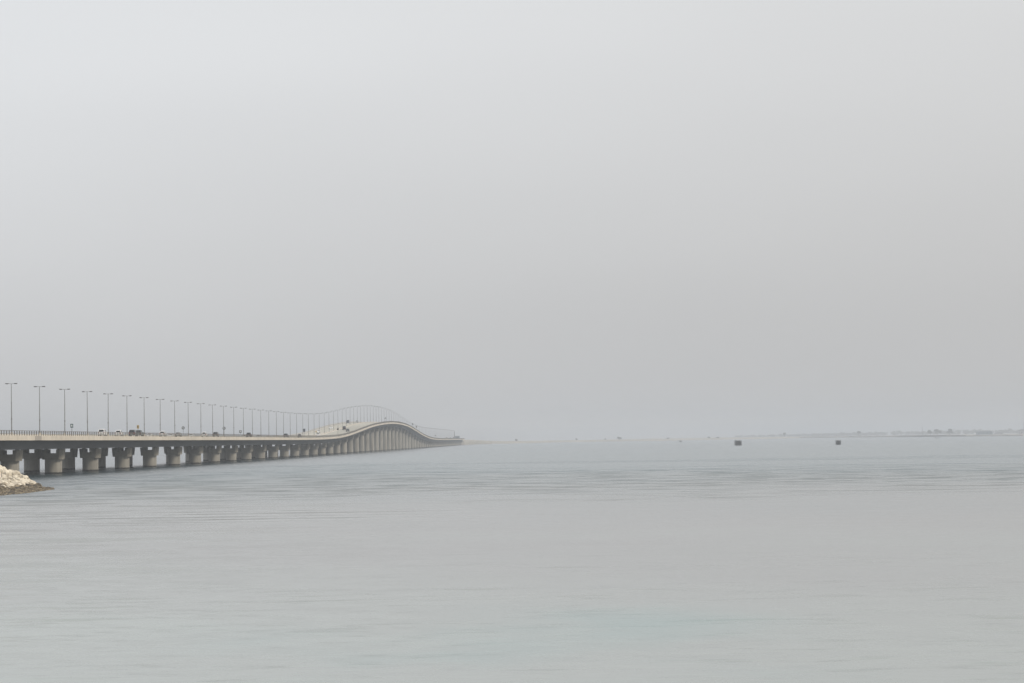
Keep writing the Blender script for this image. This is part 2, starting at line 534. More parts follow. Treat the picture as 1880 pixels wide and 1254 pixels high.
def bridge(name, side, label):
    outer = 1 if side == 'near' else -1       # which way its outer edge looks
    root = thing(name, (0, 0, 0), 0, label, 'bridge', 'twin carriageway bridges')
    if side == 'near': xo, xi = -112.0, -126.45
    else: xo, xi = -141.3, -127.05
    s = 1 if side == 'near' else -1           # +x is outward for near
    def sec(pts):                              # pts given as inset from the outer edge
        q = [(xo - s * a, z) for a, z in pts]
        return q if s < 0 else q[::-1]
    Wd = abs(xo - xi)
    # deck slab and box girder
    sweep(MB(), sec([(0.45, 0.45), (0.45, 0.12), (3.1, -0.10), (Wd - 3.1, -0.10), (Wd - 0.02, 0.12), (Wd - 0.02, 1.40), (0.45, 0.98)])).build('deck_slab', M['slab'], root)
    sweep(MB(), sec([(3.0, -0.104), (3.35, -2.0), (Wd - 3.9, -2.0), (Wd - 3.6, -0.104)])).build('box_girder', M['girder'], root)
    # road and paint
    sweep(MB(), sec([(0.46, 0.985), (Wd - 0.52, 1.395), (Wd - 0.52, 1.42), (0.46, 1.034)])).build('road_surface', M['road'], root)
    mk = MB()
    for a in (1.35, Wd - 1.0):
        sweep(mk, sec([(a, 1.024 + 0.03 * a), (a + 0.2, 1.030 + 0.03 * a), (a + 0.2, 1.034 + 0.03 * a), (a, 1.028 + 0.03 * a)]))
    for a in (1.35 + 3.9, 1.35 + 7.8):
        y = Y0 + 4
        while y < Y1 - 4:
            sweep(mk, sec([(a, 1.024 + 0.03 * a), (a + 0.16, 1.029 + 0.03 * a), (a + 0.16, 1.033 + 0.03 * a), (a, 1.028 + 0.03 * a)]), stations=[y, y + 3.5])
            y += 12
    mk.build('lane_marking', M['paint'], root)
    # outer edge beam with projecting coping
    sweep(MB(), sec([(0.0, 0.0), (0.44, 0.0), (0.44, 1.02), (0.10, 1.07), (0.0, 1.07)])).build('edge_beam', M['fascia'], root)
    # inner kerb
    sweep(MB(), sec([(Wd - 0.5, 1.41), (Wd, 1.41), (Wd, 1.58), (Wd - 0.5, 1.58)])).build('median_kerb', M['fascia'], root)
    # outer railing: posts every 2.6 m with three rails
    rl = MB()
    y = Y0 + 1
    pos = []
    xr = xo - s * 0.28
    while y < Y1:
        z = fb(y) + 1.05
        hw = 0.085 if y < 1300 else 0.06
        rl.box(xr - 0.07, xr + 0.07, y - hw, y + hw, z - 0.04, z + 1.06)
        y += 2.6
    for dz in (1.45, 1.78, 2.10):
        h = 0.035 if dz < 2 else 0.05
        sweep(rl, sec([(0.23, dz - h), (0.33, dz - h), (0.33, dz + h), (0.23, dz + h)]))
    rl.build('railing', M['rail'] if side == 'near' else M['railpale'], root)
    # inner guard rail, low
    gr = MB()
    y = Y0 + 2
    xg = xi + s * 0.25
    while y < Y1:
        z = fb(y) + 1.577
        gr.box(xg - 0.05, xg + 0.05, y - 0.04, y + 0.04, z, z + 0.26)
        y += 8
    sweep(gr, sec([(Wd - 0.28, 1.80), (Wd - 0.22, 1.80), (Wd - 0.22, 1.84), (Wd - 0.28, 1.84)]))
    gr.build('guard_rail', M['railpale'], root)
    k = 10.12
    while 50 * k < Y1 - 20:
        pier(root, PIER_X[side], 50 * k)
        k += 1
    return root
nb = bridge('road_bridge', 'near', 'nearer of the two long concrete causeway bridges, with the pale edge beam and dark railing')
pt = MB()
pt.loft([[(x, y, fb(y) + dz) for x, dz in rect(-111.997, -111.985, 0.02, 1.04)] for y in (551.5, 559)])
pt.build('stained_panel', M['patch'], nb)
bridge('road_bridge', 'far', 'farther causeway bridge, behind and parallel to the one with the dark railing')

# ------------------------------------------------------------------ street lamps
def make_lamp():
    r = thing('street_lamp', (0, 0, 0))
    MB().box(-0.22, 0.22, -0.22, 0.22, 0, 0.5).build('base_plinth', M['fascia'], r)
    MB().tube((0, 0, 0.5), (0, 0, 12.15), 0.13, 0.07, 10).build('pole', M['pole'], r, True)
    MB().box(-0.16, 0.16, -0.14, 0.14, 3.55, 3.85).build('junction_box', M['pole'], r)
    a = MB().tube((-0.75, 0, 12.17), (0.75, 0, 12.17), 0.045, 0.045, 6)
    a.build('arm', M['pole'], r)
    for s in (-1, 1):
        h = MB()
        sec_ = lambda x, hw, z0, z1: [(s * x, -hw, z0), (s * x, hw, z0), (s * x, hw * 0.7, z1), (s * x, -hw * 0.7, z1)]
        h.loft([sec_(0.62, 0.08, 12.12, 12.23), sec_(0.80, 0.17, 12.09, 12.29), sec_(1.30, 0.19, 12.11, 12.31), sec_(1.48, 0.10, 12.15, 12.27)])
        ho = h.build('lamp_head', M['head'], r)
        MB().box(min(s * 0.82, s * 1.28), max(s * 0.82, s * 1.28), -0.13, 0.13, 12.05, 12.095).build('lens', M['lens'], ho)
    return r
def ordinal(n):
    w_ = ['', 'first', 'second', 'third', 'fourth', 'fifth', 'sixth', 'seventh', 'eighth', 'ninth', 'tenth', 'eleventh', 'twelfth', 'thirteenth', 'fourteenth', 'fifteenth', 'sixteenth', 'seventeenth', 'eighteenth', 'nineteenth', 'twentieth', 'twenty-first', 'twenty-second', 'twenty-third', 'twenty-fourth']
    return w_[n]
lamp0 = make_lamp()
lamps = [lamp0]
j = 0
while True:
    Y = 33.333 * (17.82 + j)
    if Y > 3700: break
    o = lamp0 if j == 0 else copy_tree(lamp0)
    o.location = (-126.2, Y, fb(Y) + 1.58)
    o.rotation_euler = (random.uniform(-0.006, 0.006), random.uniform(-0.006, 0.006), random.uniform(-0.05, 0.05))
    if j < 22:
        lb = 'double-armed lamp post on the causeway median, %s from the left edge of the photo' % ordinal(j + 1)
    elif Y < 1330: lb = 'small double-armed lamp post on the flat stretch just before the bridge hump'
    elif Y < 1850: lb = 'thin lamp post on the rising slope of the bridge hump'
    elif Y < 2130: lb = 'thin lamp post on the crest of the bridge hump'
    elif Y < 2700: lb = 'faint lamp post on the descending far side of the bridge hump'
    else: lb = 'very faint lamp post on the flat far stretch beyond the bridge hump'
    tag(o, lb, 'street lamp', 'double-armed lamp posts along the median')
    j += 1

# ------------------------------------------------------------------ cars
def make_car(kind, paint, loc, flip, label, pitch=0.0, name=None):
    if kind == 'suv':
        L, W, H, belt = 4.9, 1.95, 1.88, 1.12
        prof = [(-2.40, 0.45), (-2.43, 0.75), (-2.38, 1.12), (0.95, 1.14), (2.25, 1.02), (2.42, 0.80), (2.44, 0.42), (2.2, 0.30), (-2.2, 0.30)]
        cab = (-2.34, -2.05, 0.45, 1.10)       # rear base, rear roof, front roof, front base
    elif kind == 'pickup':
        L, W, H, belt = 5.2, 1.9, 1.80, 1.08
        prof = [(-2.58, 0.55), (-2.60, 0.80), (-2.58, 1.06), (0.95, 1.10), (2.35, 1.00), (2.52, 0.80), (2.54, 0.48), (2.3, 0.36), (-2.4, 0.36)]
        cab = (-0.75, -0.60, 0.55, 1.12)
    elif kind == 'hatch':
        L, W, H, belt = 4.2, 1.80, 1.70, 1.02
        prof = [(-1.98, 0.40), (-2.02, 0.65), (-1.95, 1.04), (0.85, 1.04), (1.80, 0.92), (2.00, 0.62), (2.02, 0.36), (1.8, 0.25), (-1.8, 0.25)]
        cab = (-1.90, -1.45, 0.20, 1.00)
    elif kind == 'van':
        L, W, H, belt = 5.6, 2.05, 2.45, 1.30
        prof = [(-2.75, 0.45), (-2.78, 0.80), (-2.76, 1.30), (1.85, 1.30), (2.55, 1.10), (2.74, 0.80), (2.76, 0.42), (2.5, 0.32), (-2.5, 0.32)]
        cab = (-2.74, -2.66, 1.35, 2.10)
    else:
        L, W, H, belt = 4.7, 1.82, 1.46, 0.92
        prof = [(-2.30, 0.42), (-2.34, 0.70), (-2.26, 0.96), (-1.5, 0.98), (1.05, 0.93), (2.15, 0.80), (2.32, 0.62), (2.34, 0.36), (2.1, 0.25), (-2.1, 0.25)]
        cab = (-1.72, -1.12, 0.35, 1.20)
    nm = {'suv': 'suv', 'pickup': 'pickup_truck', 'hatch': 'hatchback_car', 'van': 'van', 'sedan': 'sedan_car'}[kind]
    ct = {'suv': 'car', 'pickup': 'pickup', 'hatch': 'car', 'van': 'van', 'sedan': 'car'}[kind]
    r = thing(nm, loc, math.pi if flip else 0, label, ct, 'vehicles crossing the bridges')
    r.rotation_euler = (pitch, 0, math.pi if flip else 0)
    hw = W / 2
    cy = sum(p[0] for p in prof) / len(prof); cz = 0.65
    body = MB()
    def ring(x, k):
        return [(x, cy + (y - cy) * k, cz + (z - cz) * (0.5 + 0.5 * k if k < 1 else 1)) for y, z in prof]
    body.loft([ring(-hw, 0.965), ring(-hw + 0.10, 1.0), ring(hw - 0.10, 1.0), ring(hw, 0.965)])
    rb, rr, fr, fbse = cab
    wb, wt = hw - 0.07, hw - 0.30
    zb = belt - 0.02
    base = [(-wb, rb, zb), (wb, rb, zb), (wb, fbse, zb), (-wb, fbse, zb)]
    top = [(-wt, rr, H - 0.06), (wt, rr, H - 0.06), (wt, fr, H - 0.06), (-wt, fr, H - 0.06)]
    crown = [(-wt + 0.15, rr + 0.15, H), (wt - 0.15, rr + 0.15, H), (wt - 0.15, fr - 0.2, H), (-wt + 0.15, fr - 0.2, H)]
    body.loft([base, top, crown])
    bo = body.build('body', paint, r)
    def lerp(a, b, t): return tuple(a[i] + (b[i] - a[i]) * t for i in range(3))
    def win(i, j_, u0, u1, v0=0.10, v1=0.90, th=0.015, nm_='window'):
        q = [lerp(lerp(base[i], base[j_], u0), lerp(top[i], top[j_], u0), v0), lerp(lerp(base[i], base[j_], u1), lerp(top[i], top[j_], u1), v0),
             lerp(lerp(base[i], base[j_], u1), lerp(top[i], top[j_], u1), v1), lerp(lerp(base[i], base[j_], u0), lerp(top[i], top[j_], u0), v1)]
        MB().panel(q, th).build(nm_, M['glass'], r)
    win(0, 1, 0.08, 0.92, nm_='rear_window')
    win(2, 3, 0.06, 0.94, nm_='windscreen')
    for i, j_ in ((1, 2), (3, 0)):
        win(i, j_, 0.06, 0.48); win(i, j_, 0.53, 0.92)
    wr = 0.36 if kind in ('suv', 'pickup', 'van') else 0.32
    wy = 0.30 * L
    for sx in (-1, 1):
        for yy in (-wy, wy):
            x0, x1 = sx * (hw - 0.22), sx * (hw + 0.015)
            wo = MB().tube((x0, yy, wr), (x1, yy, wr), wr, wr, 16).build('wheel', M['tyre'], r)
            MB().tube((sx * (hw - 0.02), yy, wr), (sx * (hw + 0.03), yy, wr), wr * 0.58, wr * 0.5, 12).build('rim', M['rim'], wo)
        xa, xb = sorted((sx * (hw - 0.38), sx * (hw - 0.10)))
        yr = prof[1][0]; yf = -yr
        yf = max(p[0] for p in prof)
        MB().box(xa, xb, yr - 0.03, yr + 0.12, belt - 0.28, belt - 0.10).build('tail_light', M['red'], r)
        MB().box(xa, xb, yf - 0.12, yf + 0.02, 0.58, 0.72).build('headlight', M['lamp'], r)
        xm, xn = sorted((sx * (hw - 0.02), sx * (hw + 0.16)))
        MB().box(xm, xn, fbse - 0.42, fbse - 0.30, belt, belt + 0.14).build('wing_mirror', paint, r)
    MB().box(-0.26, 0.26, prof[1][0] - 0.02, prof[1][0] + 0.1, 0.55, 0.67).build('number_plate', M['signwhite'], r)
    return r

def on_deck(L, Y): return (-L, Y, deck(Y, L) + 0.012), math.atan2(deck(Y + 2) - deck(Y - 2), 4)
CARS = [
    ('suv', 'white', 'near', 118.6, 188.7, 'white square-backed suv on the bridge, leftmost vehicle in view'),
    ('hatch', 'white', 'near', 118.6, 218.8, 'white round-roofed hatchback on the bridge between the white suv and the black suv'),
    ('suv', 'black', 'near', 118.6, 244.2, 'black suv beside the yellow sign on the bridge'),
    ('suv', 'green', 'near', 122.3, 256.0, 'dark green-grey suv directly under the yellow sign'),
    ('sedan', 'white', 'far', 134.2, 274.5, 'white sedan low behind the railing, just right of the dark green-grey suv'),
    ('hatch', 'white', 'near', 118.6, 299.0, 'white hatchback left of the first round sign'),
    ('sedan', 'white', 'far', 134.2, 313.5, 'white sedan behind the railing, just right of the white hatchback'),
    ('sedan', 'silver', 'near', 118.6, 327.5, 'silver sedan at the foot of the first round sign'),
    ('sedan', 'white', 'far', 134.2, 351.0, 'white sedan on the far carriageway right of the first round sign'),
    ('hatch', 'white', 'near', 118.6, 375.8, 'white hatchback just left of the long dark grey car'),
    ('suv', 'grey', 'near', 122.3, 396.8, 'dark grey car between the white hatchback and the second round sign'),
    ('sedan', 'silver', 'far', 134.2, 448.5, 'silver sedan on the far carriageway below the small square sign'),
    ('suv', 'black', 'near', 118.6, 457.3, 'black suv right of the small square sign'),
    ('sedan', 'silver', 'far', 134.2, 474.0, 'silver sedan low on the far carriageway, right of the black suv'),
    ('suv', 'blue', 'near', 118.6, 525.3, 'dark blue suv left of the dark sign before the hump'),
    ('hatch', 'grey', 'near', 118.6, 550.3, 'grey hatchback just left of the dark sign before the hump'),
    ('suv', 'white', 'near', 121.5, 584.4, 'white suv with dark windscreen where the bridge begins to climb'),
    ('sedan', 'white', 'far', 133.6, 584.6, 'white sedan on the far carriageway above the white suv at the foot of the hump'),
    ('sedan', 'white', 'far', 133.0, 607.5, 'white sedan descending the hump on the far carriageway'),
    ('van', 'black', 'near', 121.7, 632.3, 'tall dark van climbing the hump beside a green-grey suv'),
    ('suv', 'green', 'near', 116.9, 638.6, 'green-grey suv climbing the hump in the lane nearest the dark railing'),
    ('van', 'blue', 'far', 138.0, 638.8, 'dark van near the crest of the hump on the far carriageway'),
    ('pickup', 'silver', 'far', 138.0, 655.5, 'silver pickup at the crest of the hump, farther than the dark van'),
    ('van', 'white', 'near', 118.6, 820.0, 'white van on the flat stretch beyond the hump'),
    ('suv', 'black', 'near', 118.6, 827.0, 'black suv on the flat stretch beyond the hump'),
    ('van', 'grey', 'near', 118.6, 833.0, 'grey van near the far end of the bridge'),
    ('van', 'silver', 'near', 118.6, 838.5, 'silver van closest to the blue-grey cabin at the end of the bridge'),
]
FPX = 4564.0
def y_at(L, px, z=9.0):
    """where a line parallel to the bridge at X=-L is when it stands in the direction px measured off the photograph"""
    Y = FPX * L / (990 - px)
    for _ in range(8):
        d = Vector((-L, Y, deck(Y, L))) - Vector((0, 0, HC))
        x = 940 + FPX * d.dot(R2) / d.dot(F)
        Y *= (990 - x) / (990 - px)
    return Y
for kind, paint, side, L, px, lb in CARS:
    Y = y_at(L, px)
    loc, pt_ = on_deck(L, Y)
    flip = side == 'far'
    make_car(kind, M[paint], loc, flip, lb, -pt_ if flip else pt_)

# ------------------------------------------------------------------ road signs (pole + panel facing the camera side of the traffic)
def sign(L, px, shape, w_, h_, pole_h, face, glyph, label, base='deck'):
    Y = y_at(L, px)
    z = deck(Y, L) if L not in (112.25, 126.2) else fb(Y) + (1.06 if L == 112.25 else 1.58)
    r = thing('road_sign', (-L, Y, z), 0, label, 'road sign', 'road signs along the bridges')
    MB().tube((0, 0, 0), (0, 0, pole_h), 0.06, 0.06, 8).build('pole', M['pole'], r)
    p = MB()
    zc = pole_h - h_ / 2
    if shape == 'round':
        p.tube((0, -0.13, zc), (0, -0.09, zc), w_ / 2, w_ / 2, 24)
    elif shape == 'tri':
        pts = [(-w_ / 2, zc - h_ / 2), (w_ / 2, zc - h_ / 2), (0, zc + h_ / 2)]
        p.loft([[(x, -0.13, z_) for x, z_ in pts], [(x, -0.09, z_) for x, z_ in pts]])
    else:
        p.box(-w_ / 2, w_ / 2, -0.13, -0.09, zc - h_ / 2, zc + h_ / 2)
    po = p.build('sign_panel', M[face], r)
    if glyph:
        g = MB()
        if shape == 'round':
            g.box(-w_ * 0.09, w_ * 0.09, -0.14, -0.131, zc - h_ * 0.30, zc + h_ * 0.28)
            g.box(-w_ * 0.27, -w_ * 0.10, -0.14, -0.131, zc + h_ * 0.02, zc + h_ * 0.22)
        else:
            g.box(-w_ * 0.30, w_ * 0.30, -0.14, -0.131, zc - h_ * 0.20, zc + h_ * 0.06)
            g.box(-w_ * 0.18, w_ * 0.18, -0.14, -0.131, zc + h_ * 0.062, zc + h_ * 0.28)
        g.build('symbol', M[glyph], po)
    return r
sign(112.25, 132, 'rect', 0.68, 0.92, 2.9, 'teal', 'signwhite', 'small dark teal rectangular sign on a pole above the railing, left of all vehicles')
sign(112.25, 253.5, 'rect', 0.62, 0.95, 3.15, 'yellow', 'brown', 'yellow and brown rectangular sign above the black suv')
sign(112.25, 336.5, 'round', 1.0, 1.0, 3.3, 'signgrey', 'signwhite', 'first round grey sign from the left, above the silver sedan')
sign(112.25, 411.6, 'round', 1.1, 1.1, 3.7, 'signgrey', 'signwhite', 'second round grey sign from the left, right of the dark grey car')
sign(112.25, 441.5, 'rect', 0.95, 0.95, 2.6, 'signgrey', 'signwhite', 'small square grey sign between the second round sign and the black suv')
sign(119.0, 558.7, 'rect', 1.05, 1.6, 4.4, 'blue', None, 'dark upright sign where the bridge begins to rise')
sign(126.2, 580.5, 'round', 0.9, 0.9, 2.6, 'yellow', None, 'small faded yellow sign at the foot of the hump')
sign(112.25, 620.5, 'round', 1.2, 1.2, 4.6, 'brown', None, 'brown round sign partway up the hump beside the railing')
sign(112.25, 707.6, 'tri', 1.3, 1.3, 4.3, 'signgrey', None, 'dark triangular sign on top of the hump')
sign(112.25, 757.5, 'rect', 1.1, 1.3, 4.0, 'signgrey', None, 'upper of two small signs on the far slope of the hump')
sign(112.25, 764.6, 'rect', 1.2, 1.4, 4.0, 'brown', None, 'lower of two small signs on the far slope of the hump')
sign(112.25, 799.5, 'rect', 1.1, 1.2, 4.0, 'signgrey', None, 'small sign at the foot of the hump on its far side')

# cabin and mast at the far end of the bridge
Yc = y_at(113, 844)
r = thing('control_cabin', (-116.5, Yc, deck(Yc, 116.5) + 0.1), 0, 'blue-grey box cabin at the far end of the bridge', 'cabin')
MB().box(-3.3, 3.3, -4, 4, 0, 4.0).build('wall', M['boxblue'], r)
MB().box(-3.6, 3.6, -4.3, 4.3, 4.0, 4.3).build('roof', M['roofm'], r)
for a in (-2, 0.4):
    MB().box(a, a + 1.4, -4.06, -3.99, 1.5, 2.7).build('window', M['glass'], r)
Ym = y_at(112.25, 834.6)
r = thing('mast', (-112.25, Ym, fb(Ym) + 1.06), 0, 'slim grey mast rising from the far end of the bridge', 'mast')
MB().tube((0, 0, 0), (0, 0, 10.2), 0.42, 0.30, 8).build('pole', M['signgrey'], r)
MB().box(-0.7, 0.7, -0.4, 0.4, 0.0, 1.2).build('base_plinth', M['plate'], r)

# ------------------------------------------------------------------ water
wb = MB()
S = 27000
wb.v = [(-S, -S, 0), (S, -S, 0), (S, S, 0), (-S, S, 0)]
wb.f = [(0, 1, 2, 3)]
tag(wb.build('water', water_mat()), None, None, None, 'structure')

# ------------------------------------------------------------------ rock bank at the near end of the bridge
from mathutils import noise as mn
TOE = [(-77.3, 120), (-77.1, 340), (-76.3, 363), (-77.9, 390), (-80.3, 401), (-85.5, 409.5), (-96, 424), (-106, 452), (-150, 452), (-190, 430), (-190, 120)]
def sdf(x, y):
    d = 1e9; inside = False
    for i in range(len(TOE)):
        (ax, ay), (bx, by) = TOE[i], TOE[(i + 1) % len(TOE)]
        ex, ey = bx - ax, by - ay
        t = max(0, min(1, ((x - ax) * ex + (y - ay) * ey) / (ex * ex + ey * ey)))
        d = min(d, math.hypot(x - ax - ex * t, y - ay - ey * t))
        if (ay > y) != (by > y) and x < ax + (y - ay) / (by - ay) * ex: inside = not inside
    return d if inside else -d
def bank(x, y):
    s = sdf(x, y)
    h = min(8.85, s * 0.50)
    if s < 18: h += 0.35 * mn.noise((x * 0.35, y * 0.35, 0)) * min(1, max(0, s) + 0.3)
    return max(h, -0.6)
bm_ = MB()
xs = [-192 + i * 1.0 for i in range(119)]
ys = [118 + i * 1.5 for i in range(226)]
for y in ys:
    for x in xs: bm_.v.append((x, y, bank(x, y) - (0.3 if -101 < x else 0.0)))
nx = len(xs)
for jy in range(len(ys) - 1):
    for ix in range(nx - 1):
        a = jy * nx + ix
        bm_.f.append((a, a + 1, a + nx + 1, a + nx))
tag(bm_.build('embankment', M['earth'], None, True), None, None, None, 'structure')

def rock_verts(rad, seed, sx, sy, sz):
    import bmesh
    b = bmesh.new()
    bmesh.ops.create_icosphere(b, subdivisions=2, radius=1)
    rs = random.Random(seed)
    off = Vector((rs.random() * 50, rs.random() * 50, rs.random() * 50))
    planes = [(Vector((rs.uniform(-1, 1), rs.uniform(-1, 1), rs.uniform(-1, 1))).normalized(), rs.uniform(0.55, 0.85)) for _ in range(9)]
    for v in b.verts:
        p = v.co.copy()
        for n_, d in planes:                       # chip flat facets
            k = p.dot(n_)
            if k > d: p -= n_ * (k - d)
        p *= 1 + 0.12 * mn.noise(v.co * 1.7 + off)
        v.co = Vector((p.x * sx, p.y * sy, p.z * sz)) * rad
    me = bpy.data.meshes.new('boulder')
    b.to_mesh(me); b.free()
    return me
RK = []
for i in range(7):
    for key in ('rock', 'wetrock'):
        me = rock_verts(1.0, i, random.uniform(0.9, 1.2), random.uniform(0.8, 1.1), random.uniform(0.6, 0.85))
        me.materials.append(M[key])
        RK.append((key, me))
rs = random.Random(3)
placed = []
tries = 0
while len(placed) < 280 and tries < 60000:
    tries += 1
    y = rs.uniform(346, 412)
    x = rs.uniform(-88, -73.5)
    s = sdf(x, y)
    if s < -1.0 or s > 10.5: continue
    if x < -0.222 * y: continue
    z = max(bank(x, y), -0.15)
    rr = rs.uniform(0.45, 0.95) if s > 1.8 else rs.uniform(0.32, 0.70)
    if any((x - a) ** 2 + (y - b) ** 2 < (0.62 * (rr + c)) ** 2 for a, b, c in placed): continue
    placed.append((x, y, rr))
    key = 'wetrock' if z < 0.75 else 'rock'
    me = rs.choice([q for k_, q in RK if k_ == key])
    o = bpy.data.objects.new('boulder', me)
    sc.collection.objects.link(o)
    o.location = (x, y, z + rr * 0.10)
    o.scale = (rr, rr, rr)
    o.rotation_euler = (rs.uniform(-0.35, 0.35), rs.uniform(-0.35, 0.35), rs.uniform(0, 6.28))
    if key == 'rock': tag(o, 'pale cream boulder on the sunlit slope of the rock bank', 'boulder', 'cream boulders on the rock bank')
    else: tag(o, 'dark wet boulder at the waterline of the rock bank', 'boulder', 'dark wet boulders at the water edge')
# smaller rubble between them, over the whole bank slope
def rubble(name, key, zlo, zhi, n, rlo, rhi, label):
    src = [q for k_, q in RK if k_ == key][:4]
    V = []; Fc = []
    cnt = 0
    while cnt < n:
        if rs.random() < 0.6: y = rs.uniform(340, 420); x = rs.uniform(-100, -73)
        else: y = rs.uniform(150, 455); x = rs.uniform(-125, -73)
        s = sdf(x, y)
        if s < -1.6 or s > 18: continue
        z = bank(x, y)
        if not (zlo <= z < zhi): continue
        cnt += 1
        rr = rs.uniform(rlo, rhi)
        me = rs.choice(src)
        mt = Matrix.Translation((x, y, max(z, -0.12) + rr * 0.15)) @ Matrix.Rotation(rs.uniform(0, 6.28), 4, 'Z') @ Matrix.Rotation(rs.uniform(-0.6, 0.6), 4, 'X') @ Matrix.Scale(rr, 4)
        o_ = len(V)
        V.extend([tuple(mt @ v.co) for v in me.vertices])
        Fc.extend([tuple(o_ + i for i in p.vertices) for p in me.polygons])
    mb_ = MB(); mb_.v = V; mb_.f = Fc
    return tag(mb_.build(name, M[key]), label, 'rubble', None, 'stuff')
rubble('rubble', 'rock', 0.6, 9, 1000, 0.18, 0.42, 'loose cream rubble between the boulders of the bank')
rubble('wet_rubble', 'wetrock', -0.6, 0.75, 1500, 0.16, 0.40, 'dark weedy rubble along the foot of the bank')

# thin iron stakes standing among the rocks
def solve_bank(px, py):
    d = F + R2 * (px - 940) / FPX + U2 * (627 - py) / FPX
    t = 330.0
    while t < 430:
        p = Vector((0, 0, HC)) + d * t
        if p.z <= bank(p.x, p.y): return p
        t += 0.25
    return None
STK = [(2.5, 884, 1.0, 'leftmost thin dark iron stake on the rock bank'), (14.5, 885, 0.85, 'second thin dark stake from the left edge, on the rock bank'),
       (23.3, 884.5, 0.95, 'third thin dark stake from the left edge, on the rock bank'), (33, 885, 0.85, 'thin dark stake fourth from the left edge, on the rock bank'),
       (40.5, 883.5, 1.0, 'rightmost thin dark iron stake on the rock bank')]
for px, py, h_, lb in STK:
    p = solve_bank(px, py)
    if p is None: continue
    r = MB().tube((0, 0, -0.5), (0.02, 0, h_ + 0.35), 0.045, 0.035, 6)
    r.box(-0.10, 0.10, -0.03, 0.03, h_ * 0.62, h_ * 0.62 + 0.05)
    o = r.build('iron_stake', M['stake'])
    o.location = p
    tag(o, lb, 'stake', 'iron stakes on the rock bank')

# ------------------------------------------------------------------ old piled dolphins out in the water
def dolphin(loc, w_, h_, npile, label, posts):
    r = thing('mooring_dolphin', loc, 0.25, label, 'mooring dolphin', 'mooring dolphins in open water')
    hw = w_ / 2
    for i in range(npile):
        for jj in range(2):
            x = -hw + 0.2 + (w_ - 0.4) * i / (npile - 1)
            y = -hw + 0.25 if jj == 0 else hw - 0.25
            MB().tube((x, y, -0.8), (x, y, h_ * 0.93), 0.20, 0.20, 8).build('pile', M['pile'], r)
    MB().box(-hw + 0.42, hw - 0.42, -hw + 0.5, hw - 0.5, 0.3, h_ * 0.75).build('core_block', M['plate'], r)
    MB().box(-hw, hw, -hw - 0.02, hw + 0.02, h_ * 0.82, h_ * 0.90).build('walkway', M['plate'], r)
    fd = MB()
    for z in (0.25, h_ * 0.42):
        fd.box(-hw - 0.05, hw + 0.05, -hw - 0.14, -hw + 0.02, z, z + 0.35)
    fd.build('fender', M['pile'], r)
    for x, hh, key in posts:
        MB().tube((x, 0, h_ * 0.9), (x, 0, h_ * 0.9 + hh), 0.09, 0.07, 6).build('post', M[key], r)
    return r
dolphin((149.6, 1875, 0), 4.3, 4.1, 6, 'larger dark piled dolphin in open water, left of the one with pale masts',
        [(-1.9, 0.9, 'pile'), (-1.1, 0.7, 'pile'), (1.2, 0.6, 'pile')])
dolphin((211.4, 1762, 0), 3.05, 3.3, 5, 'dark square piled dolphin with thin pale masts, rightmost in the water',
        [(-0.4, 3.1, 'signwhite'), (0.35, 3.1, 'signwhite'), (1.1, 2.9, 'signwhite')])
dolphin((204.7, 3607, 0), 3.0, 2.3, 3, 'tiny far dolphin left of the two larger ones', [(0.0, 0.9, 'pile')])

# ------------------------------------------------------------------ far island and shore
SH = [(-175, 3700, 7.4), (-150, 3715, 7.6), (-112, 3728, 7.6), (-104, 3900, 7.4), (-100, 4120, 6.6), (-83, 4440, 5.4), (-45, 4500, 3.8), (-10, 4620, 3.0), (40, 5200, 3.0),
      (147, 5290, 2.8), (258, 5240, 2.4), (334, 5700, 2.2), (432, 5850, 2.4), (516, 5990, 3.2), (640, 6500, 4.0), (720, 6900, 4.2),
      (798, 6400, 4.2), (862, 5720, 3.6), (891, 5180, 3.4), (942, 4850, 3.2), (1150, 4600, 3.2), (2500, 4300, 3.2)]
pts = []
for i in range(len(SH) - 1):
    a, b = SH[i], SH[i + 1]
    n = max(2, int(math.dist(a[:2], b[:2]) / 30))
    for k in range(n):
        t = k / n
        x = a[0] + (b[0] - a[0]) * t; y = a[1] + (b[1] - a[1]) * t
        pts.append((x + 6 * mn.noise((x * 0.02, y * 0.02, 1)), y + 14 * mn.noise((x * 0.015, y * 0.015, 5)), a[2] + (b[2] - a[2]) * t))
land = MB()
rows = []
for off, fz in ((0, -0.5), (4, 0.25), (14, 0.8), (45, 1.0), (400, 1.05), (3500, 1.1)):
    row = []
    for x, y, h_ in pts:
        row.append((x - off * 0.06, y + off, fz * h_ + (0.35 * mn.noise((x * 0.03, y * 0.03 + off, 2)) if off > 10 else 0)))
    rows.append(row)
np_ = len(pts)
for row in rows: land.v += row
for i in range(len(rows) - 1):
    for jx in range(np_ - 1):
        a = i * np_ + jx
        land.f.append((a, a + 1, a + 1 + np_, a + np_))
tag(land.build('island', M['sand'], None, True), None, None, None, 'structure')

